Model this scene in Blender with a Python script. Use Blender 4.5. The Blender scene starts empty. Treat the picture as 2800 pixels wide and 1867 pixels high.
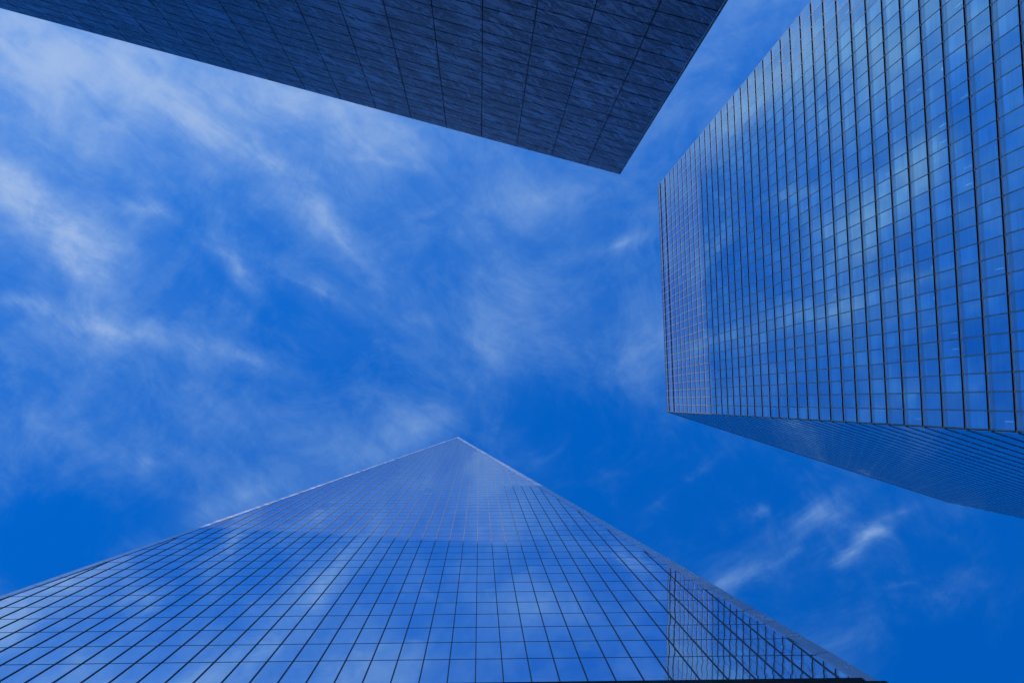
import bpy, math, random
import numpy as np
from mathutils import Matrix, Vector

random.seed(7)
scene = bpy.context.scene
COL = scene.collection
R = math.radians

# ------------------------------------------------------------------ camera
EYE = 1.6
cd = bpy.data.cameras.new('camera')
cd.sensor_width = 36.0
cd.lens = 2682.6 * 36.0 / 2800.0
cd.clip_start = 0.1
cd.clip_end = 20000
cam = bpy.data.objects.new('camera', cd)
COL.objects.link(cam)
RW = [[0.99945158, 0.00343158, -0.03293568],      # image right
      [-0.00143852, 0.99817638, 0.06034771],      # image down
      [0.03308271, -0.06026724, 0.99763390]]      # viewing direction (almost straight up)
m = Matrix(((RW[0][0], -RW[1][0], -RW[2][0], 0),
            (RW[0][1], -RW[1][1], -RW[2][1], 0),
            (RW[0][2], -RW[1][2], -RW[2][2], EYE),
            (0, 0, 0, 1)))
cam.matrix_world = m
scene.camera = cam

# ------------------------------------------------------------------ light
SUN_EL = R(42)
SAX, SAY = -0.5, -0.866
SUN_DIR = Vector((SAX * math.cos(SUN_EL), SAY * math.cos(SUN_EL), math.sin(SUN_EL)))
sd = bpy.data.lights.new('sun', 'SUN')
sd.energy = 5.0
sd.angle = R(0.5)
sd.color = (1.0, 0.95, 0.82)
sun = bpy.data.objects.new('sun', sd)
COL.objects.link(sun)
sun.rotation_euler = SUN_DIR.to_track_quat('Z', 'Y').to_euler()

scene.view_settings.view_transform = 'Standard'
scene.view_settings.look = 'None'
scene.view_settings.gamma = 1
scene.view_settings.exposure = 0.0
scene.view_settings.use_curve_mapping = False


class NT:
    """small helper for building node trees"""
    def __init__(s, tree):
        s.t = tree
        s.t.nodes.clear()

    def n(s, typ, **kw):
        nd = s.t.nodes.new(typ)
        for k, v in kw.items():
            if k.startswith('i_'):
                nd.inputs[int(k[2:])].default_value = v
            else:
                setattr(nd, k, v)
        return nd

    def link(s, a, b):
        s.t.links.new(a, b)

    def _in(s, nd, i, v):
        if v is None:
            return
        if hasattr(v, 'is_linked') or isinstance(v, bpy.types.NodeSocket):
            s.link(v, nd.inputs[i])
        else:
            nd.inputs[i].default_value = v

    def math(s, op, a, b=None, c=None, clamp=False):
        nd = s.t.nodes.new('ShaderNodeMath')
        nd.operation = op
        nd.use_clamp = clamp
        s._in(nd, 0, a); s._in(nd, 1, b); s._in(nd, 2, c)
        return nd.outputs[0]

    def vmath(s, op, a, b=None, c=None):
        nd = s.t.nodes.new('ShaderNodeVectorMath')
        nd.operation = op
        s._in(nd, 0, a)
        if op == 'SCALE':
            s._in(nd, 3, b)
        else:
            s._in(nd, 1, b); s._in(nd, 2, c)
        return nd.outputs[0]

    def comb(s, x, y, z):
        nd = s.t.nodes.new('ShaderNodeCombineXYZ')
        s._in(nd, 0, x); s._in(nd, 1, y); s._in(nd, 2, z)
        return nd.outputs[0]

    def sep(s, v):
        nd = s.t.nodes.new('ShaderNodeSeparateXYZ')
        s.link(v, nd.inputs[0])
        return nd.outputs

    def noise(s, vec, scale, detail=2, rough=.5, dist=0, color=False, dims='3D'):
        nd = s.t.nodes.new('ShaderNodeTexNoise')
        nd.noise_dimensions = dims
        s.link(vec, nd.inputs['Vector'])
        nd.inputs['Scale'].default_value = scale
        nd.inputs['Detail'].default_value = detail
        nd.inputs['Roughness'].default_value = rough
        nd.inputs['Distortion'].default_value = dist
        return nd.outputs[1 if color else 0]

    def white(s, vec, color=False):
        nd = s.t.nodes.new('ShaderNodeTexWhiteNoise')
        s.link(vec, nd.inputs['Vector'])
        return nd.outputs[1 if color else 0]

    def ramp(s, fac, stops, interp='LINEAR'):
        nd = s.t.nodes.new('ShaderNodeValToRGB')
        cr = nd.color_ramp
        cr.interpolation = interp
        while len(cr.elements) < len(stops):
            cr.elements.new(0.5)
        for e, (p, c) in zip(cr.elements, stops):
            e.position = p
            e.color = c if len(c) == 4 else (*c, 1)
        s.link(fac, nd.inputs[0])
        return nd.outputs[0]

    def maprange(s, v, a, b, c, d, smooth=False):
        nd = s.t.nodes.new('ShaderNodeMapRange')
        if smooth:
            nd.interpolation_type = 'SMOOTHSTEP'
        s._in(nd, 0, v)
        for i, x in enumerate((a, b, c, d)):
            nd.inputs[i + 1].default_value = x
        return nd.outputs[0]

    def mixc(s, fac, a, b, mode='MIX'):
        nd = s.t.nodes.new('ShaderNodeMix')
        nd.data_type = 'RGBA'
        nd.blend_type = mode
        s._in(nd, 0, fac)
        s._in(nd, 6, a if not isinstance(a, tuple) else (*a, 1)[:4])
        s._in(nd, 7, b if not isinstance(b, tuple) else (*b, 1)[:4])
        return nd.outputs[2]

    def mapping(s, vec, loc=(0, 0, 0), rot=(0, 0, 0), scale=(1, 1, 1), typ='POINT'):
        nd = s.t.nodes.new('ShaderNodeMapping')
        nd.vector_type = typ
        s.link(vec, nd.inputs[0])
        if typ == 'TEXTURE' or typ == 'POINT':
            nd.inputs[1].default_value = loc
        nd.inputs[2].default_value = rot
        nd.inputs[3].default_value = scale
        return nd.outputs[0]


# ------------------------------------------------------------------ world: clear-sky model + cirrus layer
world = bpy.data.worlds.new('World')
scene.world = world
world.use_nodes = True
W = NT(world.node_tree)
out = W.n('ShaderNodeOutputWorld')
bg = W.n('ShaderNodeBackground')
bg.inputs['Strength'].default_value = 0.15
W.link(bg.outputs[0], out.inputs[0])
sky = W.n('ShaderNodeTexSky', sky_type='NISHITA')
sky.sun_disc = False
sky.sun_elevation = SUN_EL
# direction of the sky's sun: rotation 0 = +Y, turning clockwise
sky.sun_rotation = math.atan2(SUN_DIR.x, SUN_DIR.y)
sky.altitude = 0
sky.air_density = 1.0
sky.dust_density = 0.4
sky.ozone_density = 4.0
gm = W.n('ShaderNodeGamma')
W.link(sky.outputs[0], gm.inputs[0])
gm.inputs[1].default_value = 0.6
SKYC = W.mixc(1.0, gm.outputs[0], (0.003, 0.675, 2.13), 'MULTIPLY')
tc = W.n('ShaderNodeTexCoord')
sx, sy, sz = W.sep(tc.outputs['Generated'])
zc = W.math('MAXIMUM', sz, 0.06)
uv = W.comb(W.math('DIVIDE', sx, zc), W.math('DIVIDE', sy, zc), 0.0)
wn = W.vmath('SUBTRACT', W.noise(uv, 4.5, 4, .55, color=True), (0.5, 0.5, 0.5))
wuv = W.vmath('ADD', uv, W.vmath('SCALE', wn, 0.065))
wn2 = W.vmath('SUBTRACT', W.noise(uv, 3.0, 2, .5, color=True), (0.5, 0.5, 0.5))
suv = W.vmath('ADD', uv, W.vmath('SCALE', wn2, 0.08))


def wisps(angle, seed, fine=1.0):
    """long hair-like strands running along `angle`"""
    v = W.mapping(suv, rot=(0, 0, -angle), scale=(1, 1, 1))
    v = W.vmath('MULTIPLY', v, (2.6, 11.0, 1.0))
    v = W.vmath('ADD', v, (seed, seed * 1.7, seed * .3))
    a = W.noise(v, 1.0 * fine, 9, .62, .8)
    return W.maprange(a, .38, .68, 0, 1, True)


wispA = wisps(R(38), 3.1)
wispB = wisps(R(-38), 9.4)
side = W.maprange(sx, 0.0, 0.16, 0, 1, True)
wisp = W.math('ADD', W.math('MULTIPLY', wispA, W.math('SUBTRACT', 1.0, side)), W.math('MULTIPLY', wispB, side))
flock = W.maprange(W.noise(wuv, 15, 8, .66, .4), .38, .72, 0, 1, True)

# cloud banks: (u, v, half-length, half-width, angle, amount, wispiness)
BANKS = [
    (-0.433, -0.353, 0.194, 0.086, 18, 0.62, 0.15),
    (-0.354, -0.338, 0.112, 0.034, 36, 0.4, 0.5),
    (-0.295, -0.286, 0.112, 0.034, 40, 0.5, 0.6),
    (-0.213, -0.226, 0.112, 0.032, 44, 0.42, 0.7),
    (-0.142, -0.166, 0.089, 0.022, 58, 0.35, 0.8),
    (-0.190, -0.308, 0.209, 0.063, 18, 0.42, 0.25),
    (-0.079, -0.248, 0.134, 0.071, 20, 0.3, 0.4),
    (-0.474, -0.222, 0.071, 0.030, 25, 0.6, 0.6),
    (-0.425, -0.181, 0.112, 0.041, 35, 0.58, 0.7),
    (-0.392, -0.140, 0.060, 0.041, 50, 0.45, 0.8),
    (-0.433, -0.200, 0.123, 0.089, 20, 0.35, 0.3),
    (-0.347, -0.198, 0.052, 0.013, 15, 0.38, 0.9),
    (-0.470, -0.099, 0.067, 0.011, 5, 0.42, 0.9),
    (-0.384, -0.077, 0.123, 0.022, 12, 0.48, 0.85),
    (-0.250, -0.043, 0.104, 0.016, 18, 0.38, 0.95),
    (-0.395, -0.062, 0.157, 0.060, 15, 0.22, 0.5),
    (-0.250, -0.133, 0.075, 0.017, 45, 0.4, 0.9),
    (-0.183, -0.118, 0.104, 0.019, 25, 0.36, 0.9),
    (-0.433, 0.020, 0.104, 0.030, 40, 0.34, 0.9),
    (-0.332, 0.061, 0.052, 0.017, 10, 0.32, 0.9),
    (-0.280, -0.006, 0.082, 0.026, 30, 0.26, 0.8),
    (-0.060, -0.081, 0.037, 0.013, -10, 0.4, 1),
    (0.003, -0.062, 0.045, 0.020, 40, 0.42, 0.9),
    (0.063, -0.207, 0.127, 0.034, -15, 0.3, 0.6),
    (0.138, -0.159, 0.075, 0.013, -15, 0.42, 0.9),
    (-0.116, -0.239, 0.067, 0.006, 8, 0.25, 0.8),
    (0.201, -0.315, 0.093, 0.048, -55, 0.22, 0.5),
    (0.175, -0.054, 0.060, 0.056, 60, 0.34, 0.4),
    (-0.060, 0.035, 0.134, 0.041, -20, 0.34, 0.5),
    (0.070, -0.073, 0.089, 0.048, 20, 0.16, 0.5),
    (0.041, 0.050, 0.089, 0.041, 30, 0.26, 0.6),
    (-0.228, 0.098, 0.127, 0.026, -22, 0.3, 0.6),
    (0.201, 0.091, 0.093, 0.013, -38, 0.36, 0.9),
    (0.287, 0.113, 0.048, 0.013, -25, 0.4, 1),
    (0.346, 0.113, 0.056, 0.019, -20, 0.42, 1),
    (0.346, 0.147, 0.041, 0.012, -50, 0.36, 1),
    (0.376, 0.154, 0.075, 0.013, -38, 0.46, 1),
    (0.398, 0.132, 0.037, 0.012, -15, 0.38, 1),
    (0.249, 0.184, 0.056, 0.015, -35, 0.42, 1),
    (0.294, 0.162, 0.067, 0.010, -35, 0.34, 1),
    (0.425, 0.113, 0.071, 0.008, -12, 0.22, 0.9),
    (0.428, 0.192, 0.030, 0.005, -5, 0.22, 1),
    (0.331, 0.143, 0.157, 0.060, -30, 0.16, 0.7),
    (0.480, 0.203, 0.097, 0.045, -20, 0.1, 0.3),
    (-0.433, 0.143, 0.157, 0.075, -15, -0.4, 0),
    (0.518, 0.270, 0.112, 0.060, 0, -0.2, 0),
    # part of the sky seen only mirrored in the glass
    (-.30, -.50, .40, .16, 20, .16, .5),
    (.10, -.60, .50, .16, -10, .14, .5),
    (-.75, -.40, .40, .16, 30, .13, .4),
    (-.95, -.15, .40, .16, 10, .10, .4),
    (-.9, .45, .50, .12, 30, .15, .6),
]
acc_s = None
acc_w = None
for (u, v, L, w_, ang, amt, wi) in BANKS:
    mp = W.mapping(wuv, loc=(u, v, 0), rot=(0, 0, R(ang)), scale=(L * 1.2, w_ * 1.5, 1), typ='TEXTURE')
    g = W.n('ShaderNodeTexGradient', gradient_type='QUADRATIC_SPHERE')
    W.link(mp, g.inputs[0])
    f = g.outputs[1]
    a = W.math('MULTIPLY', f, amt * (1 - wi) * (1.15 if u < -.1 and v < 0 else .85))
    b = W.math('MULTIPLY', f, amt * wi * (1.5 if u < -.1 and v < 0 else 1.3))
    acc_s = a if acc_s is None else W.math('ADD', acc_s, a)
    acc_w = b if acc_w is None else W.math('ADD', acc_w, b)
tex = W.math('ADD', W.math('MULTIPLY', wisp, .55), W.math('MULTIPLY', flock, .45))
soft = W.maprange(W.noise(suv, 5.5, 7, .62, .3), .3, .75, .55, 1.35)
haze0 = W.math('MULTIPLY', W.maprange(W.noise(uv, 3.2, 6, .62), .38, .7, 0, 1), .16)
sunward = W.maprange(W.math('ADD', W.math('MULTIPLY', sx, .35), W.math('MULTIPLY', sy, 1.7)), .25, -1.0, 0.0, .26)
dens = W.math('ADD', W.math('MULTIPLY', acc_s, soft), W.math('MULTIPLY', acc_w, tex))
dens = W.math('ADD', dens, W.math('MULTIPLY', W.math('ADD', haze0, sunward), soft))
fine = W.math('MULTIPLY', W.maprange(W.noise(wuv, 9.0, 8, .68, .6), .42, .75, 0, 1), .20)
dens = W.math('ADD', dens, fine)
dens = W.math('SUBTRACT', dens, W.maprange(W.math('ADD', sx, W.math('MULTIPLY', sy, 1.3)), .25, -.45, .085, .02))
fa = W.vmath('MULTIPLY', W.mapping(suv, rot=(0, 0, R(-36))), (16.0, 46.0, 1.0))
fb = W.vmath('MULTIPLY', W.mapping(suv, rot=(0, 0, R(30))), (16.0, 46.0, 1.0))
fibre = W.math('ADD', W.math('MULTIPLY', W.noise(fa, 1.0, 5, .6, .5), W.math('SUBTRACT', 1.0, side)), W.math('MULTIPLY', W.noise(fb, 1.0, 5, .6, .5), side))
dens = W.math('MULTIPLY', dens, W.maprange(fibre, .3, .7, .80, 1.22))
dens = W.math('MULTIPLY', W.math('SUBTRACT', dens, .03), 1.22)
dens = W.math('SMOOTH_MAX', dens, 0.0, .14)
dens = W.math('SMOOTH_MIN', W.math('MULTIPLY', dens, .90), 0.80, .45)
ccol = W.mixc(dens, (1.3, 3.0, 5.3), (3.1, 3.95, 5.6))
final = W.mixc(dens, SKYC, ccol)
W.link(final, bg.inputs['Color'])


# ------------------------------------------------------------------ materials
def new_mat(name):
    mt = bpy.data.materials.new(name)
    mt.use_nodes = True
    T = NT(mt.node_tree)
    o = T.n('ShaderNodeOutputMaterial')
    return mt, T, o


def principled(T, o, base=(.5, .5, .5), rough=.5, metal=0.0):
    p = T.n('ShaderNodeBsdfPrincipled')
    if isinstance(base, tuple):
        p.inputs['Base Color'].default_value = (*base, 1)
    else:
        T.link(base, p.inputs['Base Color'])
    if isinstance(rough, float):
        p.inputs['Roughness'].default_value = rough
    else:
        T.link(rough, p.inputs['Roughness'])
    p.inputs['Metallic'].default_value = metal
    T.link(p.outputs[0], o.inputs[0])
    return p


def mat_simple(name, base, rough=.5, metal=0.0, var=.15, scale=1.5, spec=.5):
    mt, T, o = new_mat(name)
    t = T.n('ShaderNodeTexCoord')
    nz = T.noise(t.outputs['Object'], scale, 5, .6)
    k = T.maprange(nz, .3, .7, 1 - var, 1 + var)
    c = T.vmath('SCALE', tuple(base), k)
    rr = T.maprange(nz, .3, .7, max(.02, rough - .08), rough + .08)
    p = principled(T, o, c, rr, metal)
    p.inputs['Specular IOR Level'].default_value = spec
    return mt


def mat_glass(name, tint, pw, ph, wob, see=0.0, seecol=(.5, .7, .9), z0=0.0, streak=.04, x0=0.0, frit=None, norm=.62, vary=.03):
    """coated curtain-wall glass; every pane is very slightly bowed and tinted on its own"""
    mt, T, o = new_mat(name)
    t = T.n('ShaderNodeTexCoord')
    P = t.outputs['Object']
    x, y, z = T.sep(P)
    ix = T.math('FLOOR', T.math('DIVIDE', T.math('SUBTRACT', x, x0), pw))
    iz = T.math('FLOOR', T.math('DIVIDE', T.math('SUBTRACT', z, z0), ph))
    cell = T.comb(ix, iz, 0.0)
    rc = T.white(cell, True)
    rv = T.white(cell)
    # bowing of the pane
    off = T.vmath('SCALE', rc, 37.0)
    wv = T.vmath('ADD', T.vmath('MULTIPLY', P, (.75, 0.0, .62)), off)
    nz = T.vmath('SUBTRACT', T.noise(wv, 1.0, 2.0, .5, 0, True), (.5, .5, .5))
    nz = T.vmath('SCALE', nz, wob)
    tilt = T.vmath('SCALE', T.vmath('SUBTRACT', rc, (.5, .5, .5)), wob * (1.1 if frit else .45))
    geo = T.n('ShaderNodeNewGeometry')
    nn = T.vmath('NORMALIZE', T.vmath('ADD', T.vmath('ADD', geo.outputs['Normal'], nz), tilt))
    sv = T.vmath('ADD', T.vmath('MULTIPLY', P, (.25, 0, 5.5)), off)
    st = T.noise(sv, 1.0, 3, .6)
    k = T.math('MULTIPLY', T.maprange(rv, 0, 1, 1 - vary * 1.2, 1 + vary), T.maprange(st, .3, .7, 1 - streak, 1 + streak))
    if frit:
        # fritted strip along the head of each pane, and blinds showing faintly through the coating
        zz = T.math('SUBTRACT', T.math('DIVIDE', T.math('SUBTRACT', z, z0), ph), iz)      # 0..1 up the storey
        edge = T.math('ADD', frit, T.math('MULTIPLY', T.math('SUBTRACT', rv, .5), .02))
        fr = T.n('ShaderNodeMapRange', interpolation_type='SMOOTHSTEP')
        T.link(zz, fr.inputs[0]); T.link(T.math('SUBTRACT', edge, .045), fr.inputs[1]); T.link(T.math('ADD', edge, .045), fr.inputs[2])
        fr.inputs[3].default_value = 1.0
        fr.inputs[4].default_value = .0
        r1, r2, r3 = T.sep(rc)
        low = T.math('SUBTRACT', edge, T.math('MULTIPLY', T.math('POWER', r1, 2.0), .62))
        bl = T.math('MULTIPLY', T.math('GREATER_THAN', zz, low), T.math('LESS_THAN', zz, edge))
        k = T.math('MULTIPLY', k, T.math('ADD', 1.0, T.math('MULTIPLY', bl, T.math('MULTIPLY', r2, .16))))
        lines = T.noise(T.comb(0.0, T.math('MULTIPLY', r3, 40.0), T.math('MULTIPLY', z, 6.0)), 1.0, 2, .6)
        k = T.math('MULTIPLY', k, T.maprange(lines, .45, .62, .97, 1.045, True))
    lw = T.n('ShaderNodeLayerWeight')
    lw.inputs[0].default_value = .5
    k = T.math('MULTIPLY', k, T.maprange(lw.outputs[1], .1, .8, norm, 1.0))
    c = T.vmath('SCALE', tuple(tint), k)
    gl = T.n('ShaderNodeBsdfPrincipled')
    T.link(c, gl.inputs['Base Color'])
    gl.inputs['Metallic'].default_value = 1
    gl.inputs['Roughness'].default_value = .02
    T.link(nn, gl.inputs['Normal'])
    df = T.n('ShaderNodeBsdfDiffuse')
    df.inputs[0].default_value = (.68, .75, .80, 1)
    dm = T.n('ShaderNodeMixShader')
    dm.inputs[0].default_value = .06 if frit else .028
    T.link(gl.outputs[0], dm.inputs[1])
    T.link(df.outputs[0], dm.inputs[2])
    gl = dm
    if frit:
        fd = T.n('ShaderNodeBsdfDiffuse')
        fd.inputs[0].default_value = (.36, .36, .36, 1)
        fm = T.n('ShaderNodeMixShader')
        T.link(T.math('MULTIPLY', T.math('SUBTRACT', 1.0, fr.outputs[0]), .38), fm.inputs[0])
        T.link(gl.outputs[0], fm.inputs[1])
        T.link(fd.outputs[0], fm.inputs[2])
        gl = fm
    if see > 0:
        tr = T.n('ShaderNodeBsdfTransparent')
        tr.inputs[0].default_value = (*seecol, 1)
        mx = T.n('ShaderNodeMixShader')
        T.link(T.math('MAXIMUM', geo.outputs['Backfacing'], see), mx.inputs[0])
        T.link(gl.outputs[0], mx.inputs[1])
        T.link(tr.outputs[0], mx.inputs[2])
        T.link(mx.outputs[0], o.inputs[0])
    else:
        T.link(gl.outputs[0], o.inputs[0])
    return mt


def mat_marble():
    mt, T, o = new_mat('veined_marble')
    t = T.n('ShaderNodeTexCoord')
    P = t.outputs['Object']
    x, y, z = T.sep(P)
    ix = T.math('FLOOR', T.math('DIVIDE', T.math('ADD', x, .04), 1.524))
    iz = T.math('FLOOR', T.math('DIVIDE', z, .914))
    cell = T.comb(ix, iz, 0.0)
    rc = T.white(cell, True)
    rv = T.white(cell)
    # cut from the same blocks: neighbours share direction, each slab is shifted
    Q = T.mapping(P, rot=(0, R(42), 0))
    Q = T.vmath('ADD', T.vmath('MULTIPLY', Q, (.34, 0, 1.9)), T.vmath('SCALE', rc, 2.3))
    big = T.vmath('SUBTRACT', T.noise(T.vmath('ADD', T.vmath('MULTIPLY', P, (.8, 0, .8)), T.vmath('SCALE', rc, 5.0)), 1.0, 4, .55, 0, True), (.5, .5, .5))
    Q = T.vmath('ADD', Q, T.vmath('MULTIPLY', big, (1.0, 0, 2.2)))
    n1 = T.noise(Q, 1.15, 6, .58, .35)
    n2 = T.noise(T.vmath('ADD', Q, (7.3, 0, 3.1)), 3.0, 6, .6, .5)
    v1 = T.math('ABSOLUTE', T.math('SUBTRACT', n1, .47))
    vein1 = T.maprange(v1, .015, .055, 1, 0, True)
    band = T.maprange(n1, .50, .58, 0, 1, True)
    v2 = T.math('ABSOLUTE', T.math('SUBTRACT', n2, .5))
    vein2 = T.math('MULTIPLY', T.maprange(v2, 0.005, .045, 1, 0, True), T.maprange(n1, .40, .58, .1, 1, True))
    d = T.math('ADD', T.math('MULTIPLY', vein1, .75), T.math('MULTIPLY', vein2, .7))
    d = T.math('ADD', d, T.math('MULTIPLY', band, T.maprange(n2, .38, .60, .12, .95)))
    d = T.math('MINIMUM', d, .97)
    warm = T.noise(T.vmath('ADD', P, T.vmath('SCALE', rc, 3.0)), 1.3, 3, .5)
    light = T.mixc(T.maprange(warm, .45, .7, 0, 1), (.20, .42, .66), (.26, .36, .56))
    light = T.vmath('SCALE', light, T.maprange(rv, 0, 1, .88, 1.1))
    col = T.mixc(d, light, (.010, .025, .065))
    p = principled(T, o, col, .38, 0)
    return mt


ZREF = 221.36 + EYE - 13.6 - 4.1035 * 60      # a floor line of the right-hand tower
M_STEEL = mat_simple('brushed_steel', (.30, .31, .33), .38, .75, .12, .7)
M_EDGE = mat_simple('stainless_edge', (.50, .52, .60), .24, .9, .04, .25)
M_DARK = mat_simple('dark_joint', (.012, .012, .013), .6)
M_BLACK = mat_simple('black_metal', (.010, .010, .011), .7, 0, spec=.15)
M_FIN = mat_simple('mullion_metal', (.13, .13, .13), .55, 0, .1, .5, spec=.15)
M_SOFF = mat_simple('soffit_metal', (.012, .012, .012), .7, 0, spec=.1)
M_SPAN = mat_simple('spandrel_metal', (.75, .74, .72), .5, 0, .15, .8)
M_FINB = mat_simple('facade_mullion_metal', (.60, .57, .43), .5, 0, .1, .5, spec=.2)
M_BRK = mat_simple('bracket_metal', (.5, .5, .5), .35, .7)
M_CEIL = mat_simple('ceiling_tile', (.55, .55, .54), .8)
M_BLIND = mat_simple('window_blind', (.62, .62, .60), .8)
M_WALLIN = mat_simple('inner_wall', (.10, .10, .11), .8)
M_MARBLE = mat_marble()
M_GLASS_A = mat_glass('mirror_glass', (.42, .66, .87), 1.524, 4.064, .0085, 0, z0=58.777 + EYE, x0=.248)
M_GLASS_B = mat_glass('clear_coated_glass', (.40, .75, .93), 1.5636, 4.1035, .0060, .15, z0=ZREF, streak=.05, frit=.76, norm=.85, vary=.06)
M_GLASS_C = mat_glass('plain_dark_glass', (.35, .45, .6), 3, 4, .002)
M_GROUND = mat_simple('granite_paving', (.07, .07, .07), .8, 0, .25, .3)
M_CONC = mat_simple('pale_panel', (.40, .39, .37), .7)


# ------------------------------------------------------------------ mesh helpers
class MB:
    def __init__(s):
        s.v = []
        s.f = []
        s.mi = []

    def quad(s, a, b, c, d, mi=0):
        n = len(s.v)
        s.v += [a, b, c, d]
        s.f.append((n, n + 1, n + 2, n + 3))
        s.mi.append(mi)

    def box(s, x0, x1, y0, y1, z0, z1, mi=0):
        n = len(s.v)
        s.v += [(x0, y0, z0), (x1, y0, z0), (x1, y1, z0), (x0, y1, z0),
                (x0, y0, z1), (x1, y0, z1), (x1, y1, z1), (x0, y1, z1)]
        for q in ((0, 3, 2, 1), (4, 5, 6, 7), (0, 1, 5, 4), (1, 2, 6, 5), (2, 3, 7, 6), (3, 0, 4, 7)):
            s.f.append(tuple(n + i for i in q))
            s.mi.append(mi)

    def prism(s, pts, y0, y1, mi=0):
        """polygon in the x-z plane given counter-clockwise as seen from +y ... extruded y0..y1"""
        n = len(s.v)
        k = len(pts)
        s.v += [(x, y0, z) for x, z in pts] + [(x, y1, z) for x, z in pts]
        s.f.append(tuple(n + i for i in range(k)))
        s.mi.append(mi)
        s.f.append(tuple(n + k + i for i in reversed(range(k))))
        s.mi.append(mi)
        for i in range(k):
            j = (i + 1) % k
            s.f.append((n + j, n + i, n + k + i, n + k + j))
            s.mi.append(mi)

    def build(s, name, mats, parent=None, mat=None):
        me = bpy.data.meshes.new(name)
        me.from_pydata(s.v, [], s.f)
        if not isinstance(mats, (list, tuple)):
            mats = [mats]
        for x in mats:
            me.materials.append(x)
        if len(mats) > 1:
            for p, i in zip(me.polygons, s.mi):
                p.material_index = i
        me.update()
        o = bpy.data.objects.new(name, me)
        COL.objects.link(o)
        if parent is not None:
            o.parent = parent
        if mat is not None:
            o.matrix_local = mat
        return o


def fix_normals(o):
    import bmesh
    b = bmesh.new()
    b.from_mesh(o.data)
    bmesh.ops.recalc_face_normals(b, faces=b.faces)
    b.to_mesh(o.data)
    b.free()


def thing(name, label, cat, loc=(0, 0, 0), group=None):
    o = bpy.data.objects.new(name, None)
    o.empty_display_size = 2
    COL.objects.link(o)
    o.location = loc
    o['label'] = label
    o['category'] = cat
    if group:
        o['group'] = group
    return o


def frame(origin, xdir):
    """x along the facade, y outward, z up"""
    X = Vector((xdir[0], xdir[1], 0)).normalized()
    Z = Vector((0, 0, 1))
    Y = Z.cross(X)
    return Matrix(((X.x, Y.x, 0, origin[0]), (X.y, Y.y, 0, origin[1]), (0, 0, 1, origin[2]), (0, 0, 0, 1)))


def screen_area(F, pts):
    """size of a polygon in the view; used only to choose which panes are objects of their own"""
    q = []
    for p in pts:
        w = F @ Vector(p)
        w = w - Vector((0, 0, EYE))
        c = [sum(a * b for a, b in zip(r, w)) for r in RW]
        if c[2] < 1:
            return 0
        q.append((1400 + 2682.6 * c[0] / c[2], 933.5 + 2682.6 * c[1] / c[2]))
    cx = sum(a for a, b in q) / len(q)
    cy = sum(b for a, b in q) / len(q)
    if not (0 < cx < 2800 and 0 < cy < 1867):
        return 0
    A = 0
    for i in range(len(q)):
        j = (i + 1) % len(q)
        A += q[i][0] * q[j][1] - q[j][0] * q[i][1]
    return abs(A) / 2


def build_panes(panes, F, name, mat, parent, limit=100, inv=None):
    """panes: list of (outline points in facade frame); the largest in view become parts of their own"""
    inv = inv or Matrix.Identity(4)
    sc = sorted(range(len(panes)), key=lambda i: -screen_area(F, panes[i]))
    big = set(i for i in sc[:limit] if screen_area(F, panes[i]) > 0)
    rest = MB()
    for i, p in enumerate(panes):
        if i in big:
            b = MB()
            b.prism([(q[0], q[2]) for q in p], p[0][1] - .02, p[0][1])
            o = b.build(name, mat, parent, inv @ F)
            fix_normals(o)
        else:
            rest.prism([(q[0], q[2]) for q in p], p[0][1] - .02, p[0][1])
    if rest.f:
        o = rest.build(name, mat, parent, inv @ F)
        fix_normals(o)
        o['kind'] = 'stuff'


# ------------------------------------------------------------------ ground
g = MB()
S = 6000
g.quad((-S, -S, 0), (S, -S, 0), (S, S, 0), (-S, S, 0))
go = g.build('ground', M_GROUND)
go['kind'] = 'structure'

# ------------------------------------------------------------------ TOWER A: tapering glass tower (bottom of the view)
AX, AY = -9.082, 15.142
HB = 30.5
ZB, ZT = 53.40 + EYE, 415.4 + EYE
tA = thing('glass_skyscraper', 'tall mirror glass skyscraper narrowing to a point between two steel edges', 'skyscraper', (AX, AY + HB, 0))
invA = tA.matrix_basis.inverted()
# facade frame: origin at world (0, AY), x to the left (world -x), y towards the viewer
FA = frame((0, AY, 0), (-1, 0))


def edge_x(z, sgn, inset=0.0):
    """local x of the triangle's edge at height z (sgn -1: view right, +1: view left)"""
    t = (z - ZB) / (ZT - ZB)
    return -AX + sgn * max(HB * (1 - t) - inset, 0)


WR, WL = 1.02, 0.62     # widths of the steel edges
LV = [58.777 + EYE + k * 4.064 for k in range(0, 88)]
zlev = [ZB] + [z for z in LV if z < ZT - 2]
mull = [0.248 - k * 1.524 for k in range(-30, 30)]


def clip_poly(poly, a, b, c):
    """keep a*x+b*z<=c"""
    outp = []
    for i in range(len(poly)):
        p, q = poly[i], poly[(i + 1) % len(poly)]
        dp, dq = a * p[0] + b * p[1] - c, a * q[0] + b * q[1] - c
        if dp <= 0:
            outp.append(p)
        if (dp < 0 < dq) or (dq < 0 < dp):
            t = dp / (dp - dq)
            outp.append((p[0] + (q[0] - p[0]) * t, p[1] + (q[1] - p[1]) * t))
    return outp


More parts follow.
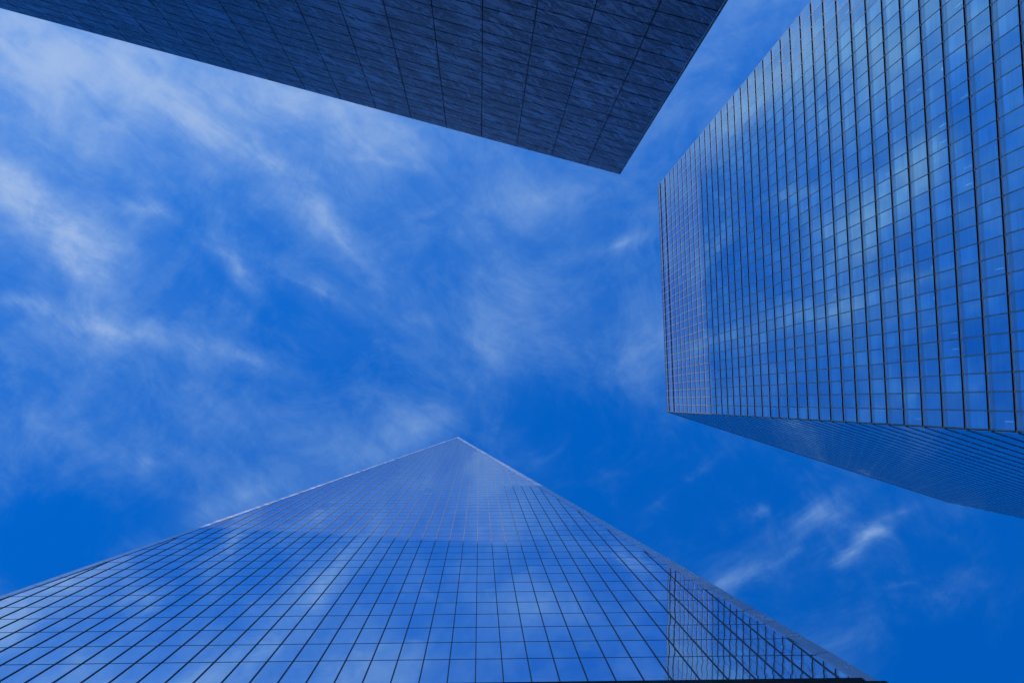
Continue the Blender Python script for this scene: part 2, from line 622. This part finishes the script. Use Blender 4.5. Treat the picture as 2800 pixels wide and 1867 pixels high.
slope = HB / (ZT - ZB)
panes = []
J = .018
for i in range(len(zlev)):
    z0 = zlev[i] + J
    z1 = (zlev[i + 1] if i + 1 < len(zlev) else ZT - .2) - J
    for x in mull:
        poly = [(x - 1.524 + J, z0), (x - J, z0), (x - J, z1), (x - 1.524 + J, z1)]
        # left edge: x <= -AX + HB - slope*(z-ZB) - WL
        poly = clip_poly(poly, 1, slope, -AX + HB + slope * ZB - WL + .3)
        if len(poly) > 2:
            poly = clip_poly(poly, -1, slope, AX + HB + slope * ZB - WR + .3)
        if len(poly) > 2:
            panes.append([(a, 0.0, b) for a, b in poly])
build_panes(panes, FA, 'window_pane', M_GLASS_A, tA, 100, invA)

# backing wall directly behind the glass joints + the other seven faces
H4 = HB * 2
c0 = [(-AX - HB, 0), (-AX + HB, 0), (-AX + HB, -H4), (-AX - HB, -H4)]
mtop = [(-AX, -.03), (-AX + HB, -HB), (-AX, -H4), (-AX - HB, -HB)]
b = MB()
n = len(b.v)
b.v += [(x, y - .08 if y == 0 else y, 0) for x, y in c0] + [(x, y - .08 if y == 0 else y, ZB) for x, y in c0]
b.v += [(x, y - .08 if y > -1 else y, ZT) for x, y in mtop]
for i in range(4):
    j = (i + 1) % 4
    b.f.append((i, j, 4 + j, 4 + i)); b.mi.append(1)
b.f.append((4, 5, 8)); b.mi.append(0)
for i in range(1, 4):
    b.f.append((4 + i, 4 + (i + 1) % 4, 8 + i)); b.mi.append(1)
for i in range(4):
    b.f.append((4 + (i + 1) % 4, 8 + (i + 1) % 4, 8 + i)); b.mi.append(1)
b.f.append((8, 9, 10, 11)); b.mi.append(0)
o = b.build('outer_wall', [M_DARK, M_GLASS_C], tA, invA @ FA)
fix_normals(o)

# vertical mullions, one object each
for x in mull:
    if x > -AX:
        ztop = ZB + (-AX + HB - WL + .1 - x) / slope
    else:
        ztop = ZB + (x + .0 - (-AX - HB + WR - .1)) / slope
    if ztop > ZB + 2:
        zz = [z for z in zlev if z < ztop - .5]
        ztop = zz[-1] if zz else ztop
        if ztop - ZB < 3:
            continue
        b = MB()
        b.box(x - .03, x + .03, -.07, .045, ZB, min(ztop, ZT - 1))
        b.build('mullion', M_FIN, tA, invA @ FA)
# horizontal joints
for z in zlev[1:]:
    xa, xb = edge_x(z, -1, WR - .1), edge_x(z, 1, WL - .1)
    if xb - xa < .3:
        continue
    b = MB()
    b.box(xa, xb, -.06, .012, z - .03, z + .03)
    b.build('transom', M_FIN, tA, invA @ FA)

# steel edges: one plate per storey with a narrow seam
for sgn, wd in ((-1, WR), (1, WL)):
    b = MB()
    for i in range(len(zlev)):
        z0 = zlev[i] + .03
        z1 = (zlev[i + 1] if i + 1 < len(zlev) else ZT) - .03
        if i == 0:
            z0 = ZB - .9
        for (ya, yb, ins, mi) in ((-.05, .06, 0.0, 0),):
            xo0, xo1 = edge_x(z0, sgn), edge_x(z1, sgn)
            if i == 0:
                xo0 = -AX + sgn * (HB + .05)
            xi0, xi1 = xo0 - sgn * wd, xo1 - sgn * wd
            if (xi1 + AX) * sgn < 0:
                xi1 = -AX
            if (xi0 + AX) * sgn < 0:
                xi0 = -AX
            pts = [(xo0, z0), (xi0, z0 - (.0)), (xi1, z1 + 0.0), (xo1, z1)]
            # seams run at a slant
            sh = .55
            if i > 0:
                pts[0] = (pts[0][0], pts[0][1] + sh)
            if i + 1 < len(zlev):
                pts[3] = (pts[3][0], pts[3][1] + sh)
            b.prism(pts, ya, yb, 0)
    o = b.build('steel_edge', M_EDGE, tA, invA @ FA)
    fix_normals(o)
    # dark core line seen in the seams
    b = MB()
    pts = [(-AX + sgn * (HB - .03), ZB), (-AX + sgn * (HB - wd + .03), ZB), (-AX, ZT - wd / slope * .5), (-AX, ZT - .5)]
    b.prism(pts, -.07, .02)
    o = b.build('edge_seam', M_DARK, tA, invA @ FA)
    fix_normals(o)

# podium: ledges, glass fins and brackets
b = MB()
b.box(-AX - HB + .85, -AX + HB - .5, -.05, .20, ZB - .85, ZB - .15)
b.build('ledge', M_BLACK, tA, invA @ FA)
b = MB()
b.box(-AX - HB - .05, -AX + HB + .1, -.05, .30, ZB - 1.55, ZB - 1.15)
b.build('ledge', M_BLACK, tA, invA @ FA)
b = MB()
b.box(-AX - HB - .35, -AX + HB + .3, -.05, .36, ZB - 2.1, ZB - 1.9)
b.build('ledge', M_BLACK, tA, invA @ FA)
b = MB()
x = -AX - HB
while x < -AX + HB:
    b.box(x, x + .05, .0, .42, 6, ZB - 2.1)
    x += .762
o = b.build('podium_fin', M_STEEL, tA, invA @ FA)
o['kind'] = 'stuff'
b = MB()
b.box(-AX - HB + .1, -AX + HB - .1, -.02, .05, 6, ZB - 1.2)
b.build('podium_glass', M_GLASS_C, tA, invA @ FA)

# ------------------------------------------------------------------ TOWER B: glass tower with two visible facades (right)
A0 = Vector((41.160, -49.064, 0))
B0 = Vector((42.577, 2.525, 0))
C0 = Vector((106.740, 23.275, 0))
D0 = A0 + C0 - B0
ZR = 221.36 + EYE
tB = thing('office_tower', 'broad blue glass office tower crossed by dark floor bands, at right', 'skyscraper', (74, -13, 0))
invB = tB.matrix_basis.inverted()
FB1 = frame(A0, (B0 - A0))
FB2 = frame(B0, (C0 - B0))
L1, L2 = (B0 - A0).length, (C0 - B0).length
N1, N2 = 33, 43
P1, P2 = L1 / N1, L2 / N2
levels = [(ZR - 2.6, 1.3), (ZR - 8.2, 1.25)]
z = ZR - 13.6
while z > 8:
    levels.append((z, .58))
    z -= 4.1035
levels.append((0.6, .5))
OUT = .155                    # glass stands this far in front of the recessed spandrels


def bay_panes(N, P, L):
    ps = []
    q_ = 1.0 if P is P1 else .62
    tops = [ZR] + [zc - h * q_ / 2 for zc, h in levels]
    bots = [zc + h * q_ / 2 for zc, h in levels]
    for zt, zb_ in zip(tops[:-1], bots):
        for i in range(N):
            gp = .052 if P is P1 else .028
            x0, x1 = i * P + gp, (i + 1) * P - gp
            ps.append([(x0, OUT, zb_), (x1, OUT, zb_), (x1, OUT, zt), (x0, OUT, zt)])
    return ps


build_panes(bay_panes(N1, P1, L1), FB1, 'window_pane', M_GLASS_B, tB, 100, invB)
build_panes(bay_panes(N2, P2, L2), FB2, 'window_pane', M_GLASS_B, tB, 0, invB)


def corner(o1, o2=None):
    return None


# floor bands wrapping the two facades: recessed spandrel with a dark soffit above it
def band_mesh(F, L, z0, h, first):
    b = MB()
    b.box(-.0, L, -.9, .02, z0 - h / 2 - .25, z0 + h / 2 - .02, 0)       # spandrel face
    b.box(-.0, L, -.9, OUT - .03, z0 + h / 2 - .02, z0 + h / 2 + .10, 1)  # soffit
    if F is FB2:
        b.box(-.0, L, OUT - .028, OUT + .03, z0 + h / 2 - .03, z0 + h / 2 + .01, 1)  # bottom rail of the panes above
    return b


for k, (zc, h) in enumerate(levels):
    b = MB()
    for F, L in ((FB1, L1), (FB2, L2)):
        q = band_mesh(F, L, zc, h if F is FB1 else h * .62, k < 2)
        M4 = F
        n = len(b.v)
        b.v += [tuple(M4 @ Vector(p)) for p in q.v]
        b.f += [tuple(n + i for i in f) for f in q.f]
        b.mi += q.mi
    mats = [M_SPAN, M_SOFF]
    if k < 2:
        mats = [M_SOFF, M_SOFF]
    b.build('floor_band', mats, tB, invB)

# vertical mullions
zl = 0.3
for F, N, P in ((FB1, N1, P1), (FB2, N2, P2)):
    for i in range(N + 1):
        if i == 0 and F is FB2:
            continue
        b = MB()
        w = .024 if F is FB1 else .014
        tops = [ZR] + [zc - h / 2 for zc, h in levels]
        bots = [zc + h / 2 for zc, h in levels]
        for zt, zb_ in zip(tops[:-1], bots):
            if F is FB1:
                b.box(i * P - .062, i * P + .062, OUT - .12, OUT - .045, zb_ - .01, zt + .01, 1)
            b.box(i * P - w, i * P + w, OUT - .04, OUT + (.01 if F is FB1 else .003), zb_ - .01, zt + .01)
        b.build('mullion', [M_FINB, M_DARK] if F is FB1 else M_FIN, tB, invB @ F)
# brackets in the slots
b = MB()
for F, N, P in ((FB1, N1, P1), (FB2, N2, P2)):
    q = MB()
    for zc, h in levels:
        for i in range(N + 1):
            q.box(i * P - .055, i * P + .055, .02, OUT + .015, zc - .10 * (1 if h < 1 else 3), zc + .06 * (1 if h < 1 else 3))
    n = len(b.v)
    b.v += [tuple(F @ Vector(p)) for p in q.v]
    b.f += [tuple(n + i for i in f) for f in q.f]
    b.mi += q.mi
o = b.build('bracket', M_BRK, tB, invB)
o['kind'] = 'stuff'

# parapet rim and corner post
b = MB()
for F, L in ((FB1, L1), (FB2, L2)):
    q = MB()
    q.box(-.05, L + .05, -.3, OUT + .05, ZR + .003, ZR + .15)
    n = len(b.v)
    b.v += [tuple(F @ Vector(p)) for p in q.v]
    b.f += [tuple(n + i for i in f) for f in q.f]
    b.mi += q.mi
b.build('parapet_rim', M_BRK, tB, invB)

# interior: storey ceilings, inner walls, blinds
b = MB()
for zc, h in levels[2:]:
    for F, L in ((FB1, L1), (FB2, L2)):
        q = MB()
        q.box(.5, L - .5, -7, -.92, zc + .0, zc + .25)
        n = len(b.v)
        b.v += [tuple(F @ Vector(p)) for p in q.v]
        b.f += [tuple(n + i for i in f) for f in q.f]
        b.mi += q.mi
o = b.build('ceiling', M_CEIL, tB, invB)
o['kind'] = 'stuff'
b = MB()
inn = []
ctr = (A0 + B0 + C0 + D0) / 4
for p in (A0, B0, C0, D0):
    inn.append(ctr + (p - ctr) * .80)
k = len(b.v)
b.v += [(p.x, p.y, 0) for p in inn] + [(p.x, p.y, ZR - 6) for p in inn]
for i in range(4):
    j = (i + 1) % 4
    b.f.append((i, j, 4 + j, 4 + i)); b.mi.append(0)
b.f.append((4, 5, 6, 7)); b.mi.append(0)
# two far sides, closed with glass
n = len(b.v)
b.v += [(p.x, p.y, 0) for p in (C0, D0, A0)] + [(p.x, p.y, ZR) for p in (C0, D0, A0)]
b.f += [(n, n + 1, n + 4, n + 3), (n + 1, n + 2, n + 5, n + 4)]
b.mi += [1, 1]
b.build('inner_wall', [M_WALLIN, M_GLASS_C], tB, invB)
b = MB()
rr = random.Random(3)
for F, N, P in ((FB1, N1, P1), (FB2, N2, P2)):
    q = MB()
    for k in range(2, len(levels) - 1):
        ztop = levels[k][0] - levels[k][1] / 2
        for i in range(N):
            r_ = rr.random()
            if r_ < .45:
                hh = rr.choice((.5, .9, .9, 1.4, 2.2))
                q.box(i * P + .06, (i + 1) * P - .06, -.14, -.12, ztop - .3 - hh, ztop - .25)
            if rr.random() < .16:
                x0 = i * P + .2 + rr.random() * .5
                q.box(x0, x0 + .35, -1.6, -.95, ztop - .26, ztop - .2)
            if rr.random() < .12:
                x0 = i * P + .2 + rr.random() * .5
                q.box(x0, x0 + .5, -.5, -.2, ztop - 3.2, ztop - 2.6)
    n = len(b.v)
    b.v += [tuple(F @ Vector(p)) for p in q.v]
    b.f += [tuple(n + i for i in f) for f in q.f]
    b.mi += q.mi
o = b.build('window_blind', M_BLIND, tB, invB)
o['kind'] = 'stuff'

# lamps that are on behind a few panes
M_LAMP, T_, o_ = new_mat('lit_lamp')
em = T_.n('ShaderNodeEmission')
em.inputs[0].default_value = (.80, .92, 1.0, 1)
em.inputs[1].default_value = 3.0
T_.link(em.outputs[0], o_.inputs[0])
b = MB()
rr = random.Random(11)
for k in range(3, len(levels) - 1):
    ztop = levels[k][0] - levels[k][1] / 2 - .95
    for i in range(N1):
        r_ = rr.random()
        x0 = (i + .18 + rr.random() * .25) * P1
        if r_ < .035:
            b.box(x0, x0 + .26, -.34, -.30, ztop - 2.3, ztop - 1.4)
            b.box(x0, x0 + .26, -.34, -.30, ztop - 2.75, ztop - 2.4)
        elif r_ < .10:
            b.box(x0 + .3, x0 + .335, -.34, -.30, ztop - 1.7, ztop - .3)
o = b.build('lit_lamp', M_LAMP, tB, invB @ FB1)
o['kind'] = 'stuff'

# ------------------------------------------------------------------ TOWER C: marble-clad block (top)
K0 = Vector((5.950, -9.510, 0))
PA = 0.26054
XC = Vector((math.cos(PA), math.sin(PA), 0))
ZC = 40.756 + EYE
LW = 24 * 1.524 + 1.484
FC = frame(K0 - XC * LW, XC)          # local x: 0 at far left end ... LW at the corner
tC = thing('marble_building', 'low block clad in dark veined marble slabs with one sharp corner, at top', 'building', tuple(K0 - XC * LW / 2 + Vector((0.2575, -.966, 0)) * 18))
invC = tC.matrix_basis.inverted()
# facade frame whose columns start at the corner: shift so cell edges line up
FC2 = frame(K0, XC)
b = MB()
# columns run to the left from the corner: local x = -0.06 .. -LW
zr = []
z = ZC
k = 0
while z > 0:
    zr.append((max(z - .914, 0), z))
    z -= .914
for (z0, z1) in zr:
    xr = -.055
    xl = -1.484
    for i in range(25):
        b.box(xl + .016, xr - .016, -.045, 0.0, z0 + .026, z1 - .026)
        xr = xl
        xl = xl - 1.524
FCm = FC2.copy()
o = b.build('marble_cladding', M_MARBLE, tC, invC @ FCm)
b = MB()
b.box(-LW, -.06, -36, -.06, 0, ZC - .02)
b.build('backing_wall', M_DARK, tC, invC @ FC2)
# mitred corner slabs, seen edge on
b = MB()
for (z0, z1) in zr:
    b.box(-.052, -.004, -.05, -.006, z0 + .02, z1 - .02)
b.build('corner_trim', M_CONC, tC, invC @ FC2)
b = MB()
b.box(-LW, -.0, -.35, -.012, ZC + .002, ZC + .05)
b.build('coping', M_SPAN, tC, invC @ FC2)

# ------------------------------------------------------------------ towers behind the viewer whose shade falls on the two glass towers
U = Vector((-SAY, SAX, 0))
Dv = Vector((SAX, SAY, 0))


def far_tower(name, label, d, u0, u1, h, depth):
    c = Dv * (d + depth / 2) + U * (u0 + u1) / 2
    t = thing(name, label, 'skyscraper', (c.x, c.y, 0))
    inv = t.matrix_basis.inverted()
    F = frame(Dv * (d + depth) + U * u0, U)
    # recessed core plus projecting glass storeys
    b = MB()
    Lw = u1 - u0
    b.box(.4, Lw - .4, .4, depth - .4, 0, h)
    b.build('core_wall', M_DARK, t, inv @ F)
    b = MB()
    z = 0
    while z + 4 < h:
        b.box(0, Lw, 0, depth, z + .4, z + 4.0)
        z += 4.2
    b.build('window_pane', M_GLASS_C, t, inv @ F)['kind'] = 'stuff'
    return t


TD = 220
TE = math.tan(SUN_EL)
far_tower('distant_tower', 'dark slender glass tower far outside the view, standing in front of the other two', 170, -3.4, 30.0, 182 + 170 * TE, 20)
far_tower('distant_tower', 'dark glass tower far outside the view, lowest and widest of the three', TD, -72, -3.6, 120 + TD * TE, 45)


def far_tower_square(label, x0, x1, y0, y1, h):
    t = thing('distant_tower', label, 'skyscraper', ((x0 + x1) / 2, (y0 + y1) / 2, 0))
    inv = t.matrix_basis.inverted()
    b = MB()
    b.box(x0 + .4, x1 - .4, y0 + .4, y1 - .4, 0, h)
    b.build('core_wall', M_DARK, t, inv)
    b = MB()
    z = 0
    while z + 4 < h:
        b.box(x0, x1, y0, y1, z + .4, z + 4.0)
        z += 4.2
    b.build('window_pane', M_GLASS_C, t, inv)['kind'] = 'stuff'


far_tower_square('dark glass tower far outside the view, tallest of the three', -112, -72, -238, -186, 180 + 230 * TE)
